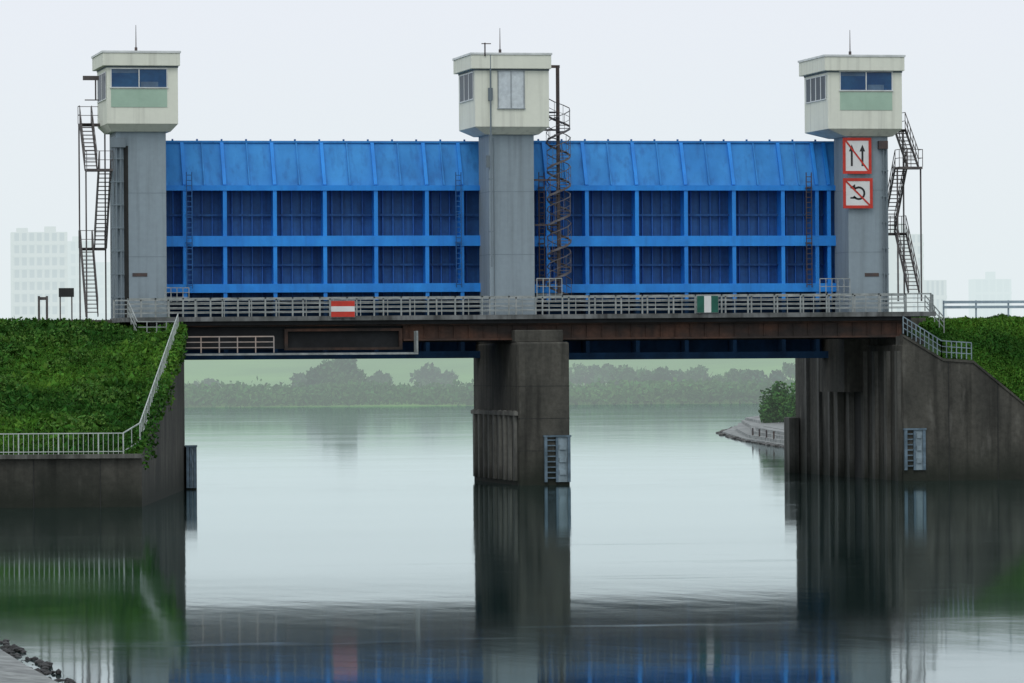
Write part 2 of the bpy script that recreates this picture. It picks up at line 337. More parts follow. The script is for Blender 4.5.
for k in range(n):
    d=dL+(dB-dL)*q[k]; zw=interp(d,[dL,dB],[topL,topB]); hang=max(0,.8+1.6*mnoise.noise(Vector((d*.22,3,0))))
    P[k]=cf(xr(d)+rng.uniform(-.9,.2),d,zw+.5-(hang+.5)*rng.uniform(0,1)**1.4)
leaves('creeping_weeds',P,rng.uniform(.07,.19,n),grassm,parent=gE)
def fence(name,pts,h=1.05,sp=.24,m=white,t=.03):
    o=MB()
    for a,b_ in zip(pts[:-1],pts[1:]):
        a=Vector(a);b_=Vector(b_); ln=(b_-a).length; k=max(1,int(ln/sp))
        o.beam(a+Vector((0,0,h)),b_+Vector((0,0,h)),.05); o.beam(a+Vector((0,0,.12)),b_+Vector((0,0,.12)),.04)
        for i in range(k+1):
            p=a.lerp(b_,i/k); tk=.06 if i%8==0 else t
            o.beam(p,p+Vector((0,0,h)),tk)
    return o.obj(name,m)
fencem=mat('fence_paint',(.5,.54,.52),(.36,.4,.38),(2,2,2),rough=.6)
A=cf(lL-150,dL+.25,topL+.2); Bf=cf(lL-.9,dL+.25,topL+.2)
C1=cf(lL-.3,dL+3,topL+(topB-topL)*3/(dB-dL)+.1); C2=cf(lB-.3,dB-.3,topB+.1)
fence('guard_fence',[A,Bf],1.0,.24,fencem,.028)
fence('guard_fence',[Bf,C1,C2],1.0,1.1,fencem,.04)

# ------------------------------------------------------------------ levels along the deck
def yl(px): return 321.0-(px-128)/(930-128)*6.0
# ------------------------------------------------------------------ piers and abutments
TV=8.5; GV=11.5; GS=12.8
pe=empty('concrete_pier')
xp0=X(519,0,450); xp1=X(570,0,450); ztp=Z(342,545,0)
MB().box(xp0,xp1,0,13.6,-3,ztp).obj('pier_body',conc,pe,.12)
MB().box(xp0+.05,xp1-.1,1.2,13.3,ztp-.004,Z(330,545,2)).obj('bearing_seat',conc,pe,.05)
o=MB()
for i in range(9):
    v=.5+i*1.5; o.box(xp0-.16,xp0+.01,v,v+.5,.25,Z(410,495,6))
o.box(xp0-.2,xp0+.01,.2,13.4,Z(413,495,6)-.1,Z(413,495,6)+.12)
o.obj('fender_strips',fender,pe)
o=MB()
for zz in (1.9,3.7,5.5): o.box(xp0-.006,xp1+.006,-.006,13.606,zz,zz+.03)
o.obj('pour_joints',slot,pe)
def stoplog(name,px0,px1,pyt,pyb,v,par=None):
    e=par or empty(name); x0=X(px0,v,460);x1=X(px1,v,460);z1=Z(pyt,(px0+px1)/2,v);z0=max(.05,Z(pyb,(px0+px1)/2,v)); m=(x0+x1)/2
    o=MB().box(x0,x0+.16,v-.18,v,z0,z1); o.box(x1-.16,x1,v-.18,v,z0,z1); o.box(m-.08,m+.04,v-.16,v,z0,z1); o.box(x0-.05,x1+.05,v-.2,v,z1,z1+.1)
    k=0; z=z0+.2
    while z<z1-.1: o.box(x0+.17,m-.09,v-.12,v-.06,z,z+.07); z+=.3
    o.obj('frame_and_rungs',guide,e)
    o=MB().box(m+.05,x1-.17,v-.12,v-.003,z0,z1-.002)
    for z in (z0+.4,z0+1.1,z0+1.8): o.box(m+.1,x1-.25,v-.2,v-.12,z,z+.28)
    o.obj('guide_plates',guideL,e); return e
stoplog('stoplog_guide_ladder',544,570,437,482,-.003)
xl=Bc.x; ab=empty('bridge_abutment'); zA=Z(334,182,0)
MB().box(xl-7,xl-.003,.02,15,-3,zA).obj('abutment_body',conc,ab,.08)
MB().box(xl-4.5,xl-.4,6.5,15,zA,Z(320,150,TV)).obj('tower_footing',conc,ab)
MB().box(xl-.01,xl+.55,-.8,.8,-3,Z(446,190,0)).obj('nose_block',conc,ab)
stoplog('g',186,196,447,488,-.81,ab)
xR=X(903,0,420); zR=Z(337,903,0); ab=empty('bridge_abutment')
AE=24.5
MB().box(xR,xR+.9,.02,AE,-3,Z(345,870,6)).obj('abutment_body',conc,ab,.08)
MB().box(xR+.25,xR+1.6,1,15,Z(345,870,6),zR).obj('seat_block',conc,ab)
MB().box(X(849,TV)-.5,X(889,TV)+2,7.8,13.5,5,Z(318,870,TV)).obj('tower_footing',conc,ab)
o=MB()
for v0,v1,d in ((.3,.9,.22),(2.6,3.2,.22),(5.2,5.8,.22),(7.6,8.2,.22),(10.6,11.2,.3),(12.9,13.6,.4),(15.5,15.9,.2),(18,18.4,.2),(21,21.4,.2)): o.box(xR-d,xR+.01,v0,v1,-1,Z(347,870,6)-.25)
o.obj('side_ribs',concL,ab)
MB().box(xR-.012,xR+.01,8.3,10.5,-1,Z(347,870,6)-.3).obj('gate_slot',slot,ab)
o=MB().box(xR-.7,xR-.05,AE-1.2,AE+.1,-2,Z(418,795,20)); o.obj('nose_post',concL,ab,.05)
stoplog('g',904,925,430,470,-.003,ab)
def P0(px,py,v=0): q=pv(px,py,v); return (q.x,q.z)
wp=[P0(903,337),P0(943,361),P0(973,363),P0(1024,405),P0(1085,455),P0(1600,458)]
wx=[a for a,_ in wp]; wz=[a for _,a in wp]
o=MB()
for (a,za),(b_,zb) in zip(wp[:-1],wp[1:]): o.slope(a,b_,0,.6,-3,za,-3,zb)
we=empty('wing_wall'); o.obj('wall',conc,we)
o=MB()
for (a,za),(b_,zb) in zip(wp[:-1],wp[1:]): o.slope(a,b_,-.08,.68,za+.003,za+.15,zb+.003,zb+.15)
o.obj('coping',conc,we)
jt=MB()
for px in (948,997): x=X(px,0); jt.box(x-.02,x+.02,-.012,.01,-1,interp(x,wx,wz)-.02)
jt.obj('expansion_joints',slot,we)
def zright(x,v):
    z0=interp(x,wx,wz)-.1; z1=8.7+.3*min(1,(x-xR)/20)
    s=min(1,max(0,(v-.3)/9)); s=s*(1.5-.5*s); z=z0+(z1-z0)*s
    if x<xR+2.4 and v<15: z=min(z,zR-.4)
    if v>24: z=z1+( -2-z1)*min(1,(v-24)/22)
    return z+.12*mnoise.noise(Vector((x*.3,v*.3,7)))*min(1,v/3)
def rx0(v): return xR+.8+max(0,v-15)*.45
grid('grass_embankment',lambda i,j:(rx0(46*j)+130*i**2.2,.35+46*j,zright(rx0(46*j)+130*i**2.2,.35+46*j)),80,80,soil)
n=130000; x=xR+1.0+rng.uniform(0,1,n)*18; v=.3+rng.uniform(0,1,n)*18; P=[];S=[]; sz=rng.uniform(.045,.14,n)
xe=X(936,4)
for k in range(n):
    if 1.2<v[k]<8 and x[k]<xe: continue
    if x[k]<rx0(v[k])+.3: continue
    hN=.45+.8*mnoise.noise(Vector((x[k]*.4,v[k]*.4,1)))+.35*mnoise.noise(Vector((x[k]*1.5,v[k]*1.5,1)))
    P.append((x[k],v[k],zright(x[k],v[k])+.06+max(0,hN)*.6*rng.uniform(0,1)**.7)); S.append(sz[k])
leaves('blades_bank_right',np.array(P),np.array(S),grassm,up=1.2,aspect=2.3,parent=gE)
n=12000; x=xR+19+rng.uniform(0,1,n)*80; v=.3+rng.uniform(0,1,n)*15
P=np.array([(a,c,zright(a,c)+rng.uniform(0,.5)) for a,c in zip(x,v)]); leaves('blades_outer_right',P,rng.uniform(.2,.5,n),grassm,parent=gE)
def rail(name,pts,h=1.0,sp=1.6,n=3,m=steel,t=.06,par=None):
    o=MB()
    for a,b_ in zip(pts[:-1],pts[1:]):
        a=Vector(a);b_=Vector(b_); k=max(1,round((b_-a).length/sp))
        for i in range(n): hh=Vector((0,0,h*(i+1)/n)); o.beam(a+hh,b_+hh,t if i<n-1 else t*1.3)
        for i in range(k+1): p=a.lerp(b_,i/k); o.beam(p,p+Vector((0,0,h)),t*1.2)
    return o.obj(name,m,par)
rail('stair_handrail',[(wp[0][0]+.1,.3,wp[0][1]+.2),(wp[1][0],.3,wp[1][1]+.2),(wp[2][0],.3,wp[2][1]+.2)],.95,.3,3,guideL,.045)
q0=pv(925,311,3);q1=pv(944,333,3); rail('stair_handrail',[q0,q1],.9,.4,3,steel,.045)
o=MB()
for i in range(12):
    t=i/12; a=wx[0]+(wx[1]-wx[0])*t; b_=wx[0]+(wx[1]-wx[0])*(t+1/12); z=wz[0]+(wz[1]-wz[0])*t; o.box(a,b_,.69,1.5,z-.5,z+.05)
o.obj('concrete_steps',concL)

# ------------------------------------------------------------------ bridge
br=empty('road_bridge'); BV=1.5; BW=6.0
def zd(px,v=BV,off=0): return Z(yl(px)+off,px,v)
def bslab(pa,pb,o0,o1,v0,v1,name,m):
    vv=BV; xa=X(pa,vv);xb=X(pb,vv)
    MB().slope(xa,xb,v0,v1,zd(pa,vv,o1),zd(pa,vv,o0),zd(pb,vv,o1),zd(pb,vv,o0)).obj(name,m,br)
bslab(122,936,-3.5,1.0,BV,BV+BW,'deck_slab',deckm)
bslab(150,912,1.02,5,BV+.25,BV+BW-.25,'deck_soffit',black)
bslab(183,905,5.0,6.5,BV+.55,BV+1.0,'girder_top_flange',rust)
bslab(405,905,6.52,20,BV+.75,BV+.8,'girder_web',rust)
bslab(405,905,20.02,21.8,BV+.5,BV+1.05,'girder_bottom_flange',rust)
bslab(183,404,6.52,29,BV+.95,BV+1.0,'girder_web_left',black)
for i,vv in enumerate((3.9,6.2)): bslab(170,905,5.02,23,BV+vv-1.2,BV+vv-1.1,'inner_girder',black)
o=MB()
for k in range(34):
    px=412+k*14.8; x=X(px,BV); o.box(x-.025,x+.025,BV+.66,BV+.745,zd(px,BV,19.9),zd(px,BV,6.6))
o.obj('web_stiffeners',rust,br)
o=MB(); x0=X(286,BV);x1=X(404,BV); zt=zd(345,BV,9);zb=zd(345,BV,30.5)
o.box(x0,x1,BV+.6,BV+.85,zt-.15,zt); o.box(x0,x1,BV+.6,BV+.85,zb,zb+.14); o.box(x0,x0+.18,BV+.6,BV+.85,zb+.141,zt-.151); o.box(x1-.18,x1,BV+.6,BV+.85,zb+.141,zt-.151)
o.obj('service_bay_frame',rust,br)
o=MB(); xa=X(182,1);xb=X(417,1); o.box(xa,xb,.7,1.5,Z(355,300,1),Z(353,300,1)); o.obj('inspection_walkway',steel,br)
o=MB(); o.box(xb-.1,xb,.7,1.5,Z(352,417,1),zd(417,1,12)); o.obj('walkway_hanger',steel,br)
rail('walkway_rail',[(xa,.8,Z(353,230,1)),(X(273,1),.8,Z(353,230,1))],.9,.95,3,mat('walkway_rail_paint',(.42,.33,.28),(.3,.3,.3),(.5,.5,.5)),.05,br)
for nm,vv in (('parapet_rail_front',BV+.05),('parapet_rail_rear',BV+BW-.1)):
    o=MB(); pa,pb=(126,934)
    if vv<3: pa,pb=128,931
    za=zd(pa,BV,-3.4);zb=zd(pb,BV,-3.4); xa=X(pa,BV);xb=X(pb,BV)
    for hh,t in ((.28,.045),(.53,.045),(.78,.045),(1.02,.08)): o.beam((xa,vv,za+hh),(xb,vv,zb+hh),t)
    k=30
    for i in range(k+1):
        f=i/k; x=xa+(xb-xa)*f; z=za+(zb-za)*f; o.box(x-.04,x+.04,vv-.04,vv+.04,z,z+1.06)
    if vv<3:
      for i in range(k):
        f=(i+.5)/k; x=xa+(xb-xa)*f; z=za+(zb-za)*f; o.box(x-.02,x+.02,vv-.015,vv+.015,z,z+1.0)
    o.obj(nm,steel,br)
xa=X(128,BV); za=zd(128,BV,-3.4); rail('end_rail_left',[(xa,BV,za),(X(137,.8),.8,Z(338,137,.8)),(X(176,.3),.3,Z(338,176,.3))],.9,.5,3,steel,.045,br)
xb=X(931,BV); rail('end_rail_right',[(xb,BV,zd(931,BV,-3)),(xb+.8,BV+2.4,zd(931,BV,-3))],1.0,.5,4,steel,.045,br)
def board(name,px0,px1,py0,py1,mats,horiz):
    e=empty(name); v=BV-.08; x0=X(px0,v);x1=X(px1,v);zt=Z(py0,px0,v);zb=Z(py1,px0,v)
    for i in range(3):
        o=MB(); f0,f1=i/3,(i+1)/3
        if horiz: o.box(x0,x1,v-.04,v,zb+(zt-zb)*f0+.001,zb+(zt-zb)*f1-.001)
        else: o.box(x0+(x1-x0)*f0+.001,x0+(x1-x0)*f1-.001,v-.04,v,zb,zt)
        o.obj('stripe_%d'%i,mats[i],e)
    MB().box(x0-.03,x1+.03,v+.003,v+.03,zb-.03,zt+.03).obj('backing',steel,e)
board('no_entry_navigation_board',331,354.5,301,317,(red,signw,red),True)
board('passage_navigation_board',697,718,296,312.5,(signg,signw,signg),False)

# ------------------------------------------------------------------ gates
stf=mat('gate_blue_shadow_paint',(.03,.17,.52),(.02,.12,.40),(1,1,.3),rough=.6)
def gate(pl,pr,ribs,ladders):
    e=empty('sluice_gate'); pc=(pl+pr)/2
    zt=Z(143,pc,GS); z1=Z(188,pc,GV); z2=Z(241,pc,GV); z3=Z(288,pc,GV); zm=z3-.7; zb=Z(359,pc,GV); x0=X(pl,GV);x1=X(pr,GV)
    xs=[X(p,GV,240) for p in ribs]
    xE=x1+1; x0b=x0-1 if pl>300 else x0-.6
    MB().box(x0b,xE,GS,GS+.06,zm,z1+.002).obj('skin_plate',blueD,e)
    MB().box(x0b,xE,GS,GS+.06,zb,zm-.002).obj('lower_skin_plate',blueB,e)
    o=MB(); o.polyx([(GS-.02,zt),(GS+.3,zt),(GS+.06,z1+.01),(GV+.12,z1+.01)],x0b,xE-x0b); o.obj('crest_plate',blueP,e)
    MB().box(x0b,xE,GS-.12,GS+.4,zt+.003,zt+.12).obj('crest_cap',blueP,e)
    o=MB(); lo=MB()
    for x in xs:
        o.polyx([(GV,zm),(GS-.003,zm),(GS-.003,z1),(GV,z1-.02)],x-.025,.05)
        o.box(x-.11,x+.11,GV-.06,GV-.002,zm,z1-.13)
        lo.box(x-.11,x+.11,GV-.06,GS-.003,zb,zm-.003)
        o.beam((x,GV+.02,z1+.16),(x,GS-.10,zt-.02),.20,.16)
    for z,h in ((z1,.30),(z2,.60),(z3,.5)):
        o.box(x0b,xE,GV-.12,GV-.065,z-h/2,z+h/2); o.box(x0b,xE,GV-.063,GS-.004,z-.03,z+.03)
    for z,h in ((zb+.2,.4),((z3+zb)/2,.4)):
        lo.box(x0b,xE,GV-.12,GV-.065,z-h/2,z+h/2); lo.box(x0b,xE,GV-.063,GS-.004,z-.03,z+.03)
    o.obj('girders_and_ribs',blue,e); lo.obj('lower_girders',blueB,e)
    o=MB(); allx=[x0]+xs+[x1]
    for a,b_ in zip(allx[:-1],allx[1:]):
        m=(a+b_)/2
        if b_-a<1.2: continue
        o.beam((m,GV+.07,z1+.16),(m,GS-.05,zt-.03),.09,.12)
    o.obj('crest_stiffeners',blueP,e)
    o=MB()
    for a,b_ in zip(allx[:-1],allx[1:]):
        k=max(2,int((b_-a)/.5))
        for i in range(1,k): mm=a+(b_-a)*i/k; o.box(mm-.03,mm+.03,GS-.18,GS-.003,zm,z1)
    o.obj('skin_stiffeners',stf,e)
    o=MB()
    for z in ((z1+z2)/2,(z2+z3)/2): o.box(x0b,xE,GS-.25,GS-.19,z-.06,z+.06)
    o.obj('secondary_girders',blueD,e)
    for p in ladders:
        x=X(p,GV); o=MB()
        o.box(x-.18,x-.13,GV-.4,GV-.35,z3,z1+.9); o.box(x+.13,x+.18,GV-.4,GV-.35,z3,z1+.9); z=z3+.15
        while z<z1+.8: o.box(x-.13,x+.13,GV-.39,GV-.36,z,z+.045); z+=.3
        z=z3+1
        while z<z1: o.box(x-.18,x+.18,GV-.35,GV-.13,z,z+.04); z+=1.6
        o.obj('ladder',darkst if p in (541,808) else blueD,e)
    o=MB()
    for f in np.linspace(.03,.97,13): x=x0+(x1-x0)*f; o.box(x-.05,x+.05,GS,GS+.1,zt+.12,zt+.22)
    o.obj('crest_bolts',blueD,e)
gate(167,479,[185,225,275,325,376,427,462],[189,458])
gate(535,831,[548,587,637,686,734,783,817,829],[541,808])

# ------------------------------------------------------------------ towers
def tower_fn(sf,sl,cf_,cs,yr,yb,base,front,sidewin,ants,kind):
    e=empty('gate_control_tower')
    pc=(cf_[0]+cf_[1])/2; cv=TV-.7
    x0=X(sf[0],TV);x1=X(sf[1],TV); zb=Z(base,pc,TV)-2.2
    c0=X(cf_[0],cv,90);c1=X(cf_[1],cv,90); 
    tn=(cf_[0]+470)/F; cdp=(cf_[0]-cs)/17.6/tn; cb=cv+cdp
    zc0=Z(yb,pc,cv); zc1=Z(yr[1],pc,cv); zr=Z(yr[0],pc,cv)
    sd=3.2
    MB().box(x0,x1,TV,TV+sd,zb,zc0-.35).obj('shaft',tower,e,.04)
    MB().frus((x0-.25,x1+.25,TV-.2,TV+sd+.2),zc0-.4,(c0+.02,c1-.02,cv+.02,cb-.02),zc0-.003).obj('corbel',cabin,e)
    MB().box(c0,c1,cv,cb,zc0,zc1).obj('cabin_walls',cabin,e,.03)
    MB().box(c0-.25,c1+.1,cv-.24,cb+.3,zc1+.003,zr-.12).obj('roof_fascia',cabin,e,.03)
    MB().box(c0-.3,c1+.15,cv-.29,cb+.36,zr-.117,zr).obj('roof_cap',white,e)
    MB().box(c0-.02,c1+.02,cv-.02,cb+.02,zc1-.09,zc1+.002).obj('eaves_shade_band',towerD,e)  # raised band in darker paint, stands in for the shadow line under the eaves
    o=MB()
    zz=zb+1.2
    while zz<zc0-1: o.box(x0-.006,x1+.006,TV-.006,TV+sd+.006,zz,zz+.025); zz+=3.6
    o.obj('lift_joints',towerD,e)
    def win(xa,xb,zl_,zh,panes,gm=glass,fm=white,fw=.06):
        y=cv; q=MB().box(xa,xb,y-.02,y+.001,zl_,zh); q.obj('window_glass',gm,e)
        f=MB(); f.box(xa-fw,xb+fw,y-.07,y+.0,zh,zh+fw); f.box(xa-fw,xb+fw,y-.09,y+.0,zl_-fw,zl_)
        for i in range(panes+1): x=xa+(xb-xa)*i/panes; f.box(x-fw/2,x+fw/2,y-.06,y-.0205,zl_,zh)
        f.obj('window_frame',fm,e)
    for (pa,pb,ya,yb_,pn,kind_) in front:
        xa=X(pa,cv,90);xb=X(pb,cv,90);zh=Z(ya,pa,cv);zl_=Z(yb_,pa,cv)
        if kind_=='glass':
            win(xa,xb,zl_,zh,pn)
            bl=MB(); bl.box(xa+.08,(xa+xb)/2-.08,cv-.026,cv-.021,zl_+(zh-zl_)*.78,zh-.02); bl.box((xa+xb)/2+.1,xb-.5,cv-.026,cv-.021,zl_+.02,zl_+(zh-zl_)*.3)
            bl.obj('blind',mat('blind_cloth',(.10,.17,.26),(.08,.13,.2)),e)
        elif kind_=='green':
            MB().box(xa,xb,cv-.03,cv+.001,zl_,zh).obj('spandrel_panel',green,e)
            MB().box((xa+xb)/2-.02,(xa+xb)/2+.02,cv-.045,cv-.031,zl_,zh).obj('panel_mullion',green,e)
        else: win(xa,xb,zl_,zh,pn,mat('blind_glass',(.62,.68,.70),(.56,.62,.65),(.8,.8,.8),rough=.15),mat('grey_frame',(.36,.40,.42)))
    ya,yb_,pn=sidewin; zh=Z(ya,cs,cv);zl_=Z(yb_,cs,cv); va=cv+.45; vb=cb-.45
    MB().box(c0-.02,c0+.001,va,vb,zl_,zh).obj('side_glass',mat('side_window_glass',(.012,.03,.06),(.02,.05,.08),rough=.35,spec=.1),e)
    f=MB(); f.box(c0-.04,c0,va-.06,vb+.06,zh,zh+.06); f.box(c0-.06,c0,va-.06,vb+.06,zl_-.06,zl_)
    for i in range(pn+1): y=va+(vb-va)*i/pn; f.box(c0-.03,c0-.0205,y-.09,y+.09,zl_,zh)
    f.obj('side_window_frame',white,e)
    for (pa,ya) in ants:
        x=X(pa,cv+1.5,50); o=MB().cyl((x,cv+1.5,zr),(x,cv+1.5,Z(ya,pa,cv+1.5)),.035,6,.015); o.cyl((x,cv+1.5,zr),(x,cv+1.5,zr+.3),.08,6); o.obj('antenna',darkst,e)
    if kind=='L':
        a=X(111,TV);b_=X(124,TV)
        o=MB(); 
        MB().box(X(124.5,TV),X(129,TV),TV-.012,TV,zb,zc0-1.2).obj('recess_shade_strip',slot,e)  # flat dark strip, its colour stands in for a shaded recess
        for p in (113,116.5,121): x=X(p,TV); o.cyl((x,TV-.25,zb),(x,TV-.25,zc0-1.0),.07,8)
        zz=zb+2.5
        while zz<zc0-1: o.box(a,b_,TV-.33,TV,zz,zz+.07); zz+=1.3
        o.box(a,b_+.1,TV-.4,TV,zc0-1.3,zc0-.75)
        o.obj('cable_ducts',towerD,e)
    if kind=='M':
        o=MB(); x=X(490,cv,100); o.cyl((x,cv-.2,zc0-8),(x,cv-.2,zr-.1),.05,8); 
        for zz in (zc0-6,zc0-3,zc0-.5,zc0+1.5): o.box(x-.1,x+.1,cv-.25,cv+.1,zz,zz+.06)
        x2=X(494,TV); o.cyl((x2,TV-.15,zb),(x2,TV-.15,zc0-.6),.035,6)
        x3=X(489,TV); o.box(x3-.12,x3+.12,TV-.1,TV,zc0-2.3,zc0-1.6)
        o.obj('conduit',towerD,e)
        o=MB(); x=X(490,cv,90); o.box(x-.12,x+.12,cv-.22,cv,Z(100,490,cv),Z(88,490,cv)); o.obj('lamp_box',towerD,e)
        o=MB(); x=X(484,cv,55); o.cyl((x,cv-.3,zr-.2),(x,cv-.3,Z(43,484,cv)),.04,6); o.beam((x-.2,cv-.3,Z(44,484,cv)),(x+.35,cv-.3,Z(44,484,cv)),.05); o.obj('roof_pole',darkst,e)
    if kind=='R':
        o=MB(); x=X(884,TV)
        for dx in (0,.18): o.cyl((x+dx,TV-.12,zb),(x+dx,TV-.12,zc0-.7),.05,8)
        zz=zb+2
        while zz<zc0-1: o.box(x-.08,x+.28,TV-.16,TV,zz,zz+.05); zz+=1.5
        o.obj('cable_ducts',towerD,e)
        x=X(882,TV); MB().box(x-.2,x+.35,TV-.3,TV,Z(149,882,TV),Z(141,882,TV)).obj('floodlight_box',darkst,e)
    if kind!='M':
        x=X(sf[0]+23,TV); MB().box(x-.42,x+.42,TV-.03,TV,Z(276.5,pc,TV),Z(273,pc,TV)).obj('name_plate',darkst,e)
    return e
tower_fn((117,167),110,(107,178),97,(51,66),124,303,[(111,167,69,87,2,'glass'),(111,167,89,107,2,'green')],(72,98,2),[(136,25)],'L')
tower_fn((490,535),479,(475,549),458,(53,69),127,300,[(498,524,71,108,2,'blind')],(72,98,3),[(500,28)],'M')
tower_fn((849,889),834,(828,902),803,(55,71),129,297,[(840,892,72,90,2,'glass'),(840,892,92,110,2,'green')],(75,98,4),[(850,30)],'R')

# ------------------------------------------------------------------ signs on right tower
def ringpts(cx,cz,r0,r1,a0,a1,n=14):
    o=[(cx+r1*math.cos(a0+(a1-a0)*i/n),cz+r1*math.sin(a0+(a1-a0)*i/n)) for i in range(n+1)]
    return o+[(cx+r0*math.cos(a1+(a0-a1)*i/n),cz+r0*math.sin(a1+(a0-a1)*i/n)) for i in range(n+1)]
def sign(name,px0,px1,py0,py1,kind):
    e=empty(name); v=TV-.2; x0=X(px0,v);x1=X(px1,v);zt=Z(py0,px0,v);zb=Z(py1,px0,v); b_=.15
    MB().box(x0,x1,v-.03,v,zb,zt).obj('plate',signw,e)
    o=MB(); o.box(x0-.02,x1+.02,v-.05,v-.031,zt-b_,zt+.02); o.box(x0-.02,x1+.02,v-.05,v-.031,zb-.02,zb+b_); o.box(x0-.02,x0+b_,v-.05,v-.031,zb+b_,zt-b_); o.box(x1-b_,x1+.02,v-.05,v-.031,zb+b_,zt-b_)
    cx=(x0+x1)/2;cz=(zt+zb)/2; dx=(x1-x0)/2-b_;dz=(zt-zb)/2-b_; t=.07
    o.polyy([(cx-dx,cz+dz-t),(cx-dx,cz+dz),(cx-dx+t,cz+dz),(cx+dx,cz-dz+t),(cx+dx,cz-dz),(cx+dx-t,cz-dz)][::-1],v-.046,.01)
    o.obj('red_border_and_slash',red,e)
    k=MB()
    if kind=='arrows':
        for ax in (cx-.32,cx+.32):
            k.polyy([(ax-.06,cz-.6),(ax+.06,cz-.6),(ax+.06,cz+.25),(ax+.17,cz+.25),(ax,cz+.65),(ax-.17,cz+.25),(ax-.06,cz+.25)],v-.036,.005)
    else:
        k.polyy(ringpts(cx+.05,cz,.28,.40,math.radians(-150),math.radians(130)),v-.036,.005)
        a=cx-.2;z=cz+.33; k.polyy([(a+.03,z+.2),(a-.28,z-.02),(a+.08,z-.16)],v-.036,.005)
        k.polyy([(cx-.45,cz-.32),(cx-.1,cz-.32),(cx-.1,cz-.22),(cx-.45,cz-.22)],v-.036,.005)
    k.obj('symbol',signk,e)
    MB().box(x0+.3,x1-.3,v+.001,TV,zb+.3,zb+.4).obj('bracket',steel,e)
sign('no_overtaking_river_sign',844,872,138,173.5,'arrows')
sign('no_turning_river_sign',844,873,178.5,208,'turn')

# ------------------------------------------------------------------ stairs
def stair(xa0,xa1,xb0,xb1,v0,v1,zs,first):
    e=empty('steel_staircase'); tr=MB(); rl=MB(); st=MB()
    lane=first
    for i in range(len(zs)-1):
        za,zb=zs[i],zs[i+1]; xa,xb=(xa0,xa1) if lane==0 else (xb0,xb1)
        va,vb=(v0,v1) if i%2==0 else (v1,v0)
        k=max(6,int((zb-za)/.22))
        for j in range(k):
            f=(j+.5)/k; z=za+(zb-za)*(j+1)/k; v=va+(vb-va)*f; tr.box(xa+.03,xb-.03,v-.13,v+.13,z-.05,z)
        for x in (xa,xb):
            st.beam((x,va,za),(x,vb,zb),.05,.22)
            for h in (.5,1.0): rl.beam((x,va,za+h),(x,vb,zb+h),.04)
            for j in range(6): f=j/5; p=Vector((x,va+(vb-va)*f,za+(zb-za)*f)); rl.beam(p,p+Vector((0,0,1.0)),.035)
        s=1 if vb>va else -1; w0,w1=sorted((vb,vb+s*.9)); X0=min(xa0,xb0);X1=max(xa1,xb1)
        tr.box(X0,X1,w0,w1,zb-.14,zb)
        for y in (w0,w1):
            if y==vb: continue
            for h in (.5,1.0): rl.beam((X0,y,zb+h),(X1,y,zb+h),.035)
            for x in (X0,(X0+X1)/2,X1): rl.beam((x,y,zb),(x,y,zb+1),.035)
        for x in (X0,X1):
            for h in (.5,1.0): rl.beam((x,w0,zb+h),(x,w1,zb+h),.035)
        if i==len(zs)-2 or i==len(zs)-3:
            for x in (X0,X1): st.beam((x,(w0+w1)/2,zs[0]-.5),(x,(w0+w1)/2,zb),.08)
        lane=1-lane
    tr.obj('treads_and_landings',brownst,e); rl.obj('handrails',brownst,e); st.obj('stringers_and_posts',brownst,e); return e
sv=TV+.3
xA0=X(83,sv+1.5);xA1=X(95,sv+1.5);xB0=X(97,sv+1.5);xB1=X(109,sv+1.5)
stair(xA0,xA1,xB0,xB1,sv,sv+2.6,[Z(316,95,sv+1),Z(247,95,sv+1),Z(170,95,sv+1),Z(122,95,sv+1)],0)
e=empty('service_crane_arm'); o=MB(); x=X(83,sv+1,100); x2=X(99,sv+1,100)
o.beam((x,sv+1,Z(78,85,sv+1)),(x2,sv+1,Z(78,85,sv+1)),.12,.25); o.beam((X(97,sv+1),sv+1,Z(100,95,sv+1)),(X(97,sv+1),sv+1,Z(76,95,sv+1)),.08)
o.beam((x+.1,sv+1,Z(100,85,sv+1)),(x2,sv+1,Z(100,85,sv+1)),.06); o.obj('arm',brownst,e)
xC0=X(889,sv+1)+.1
stair(xC0,xC0+.7,xC0+.75,xC0+1.4,sv-.2,sv+2.6,[Z(293,900,sv+1),Z(232,900,sv+1),Z(168,900,sv+1),Z(128,900,sv+1)],1)

sp=empty('spiral_staircase'); v=TV+.6; cx=X(559.5,v); z0=Z(297,560,v); z1=Z(112,560,v); R=.70
o=MB().cyl((cx-.02,v,z0),(cx-.02,v,Z(66,560,v)),.11,10); o.box(X(547,v,66),cx+.1,v-.06,v+.06,Z(68,553,v),Z(66,553,v)+.05); o.obj('centre_pole',darkst,sp)
tr=MB(); rl=MB(); turns=6.5; nst=int((z1-z0)/.19); pr=None
for i in range(nst+1):
    a=2*math.pi*turns*i/nst; z=z0+(z1-z0)*i/nst
    d=Vector((math.cos(a),math.sin(a),0)); c=Vector((cx,v,z)); tr.beam(c+d*.05,c+d*R,.24,.035)
    q=c+d*R
    rl.beam(q,q+Vector((0,0,1.0)),.022)
    if pr is not None:
        rl.beam(pr+Vector((0,0,-.04)),q+Vector((0,0,-.04)),.03,.12)
        for h in (.5,1.0): rl.beam(pr+Vector((0,0,h)),q+Vector((0,0,h)),.045 if h!=.5 else .025)
    pr=q
tr.obj('treads',spst,sp); rl.obj('handrail_helix',spst,sp)
o=MB(); xw=X(535,v)
for y in (280,225,180,130): o.box(xw,cx,v-.05,v+.05,Z(y,550,v)-.05,Z(y,550,v)+.05)
o.box(xw,cx-.1,v-.5,v+.5,z1-.05,z1); o.obj('ties_and_platform',darkst,sp)
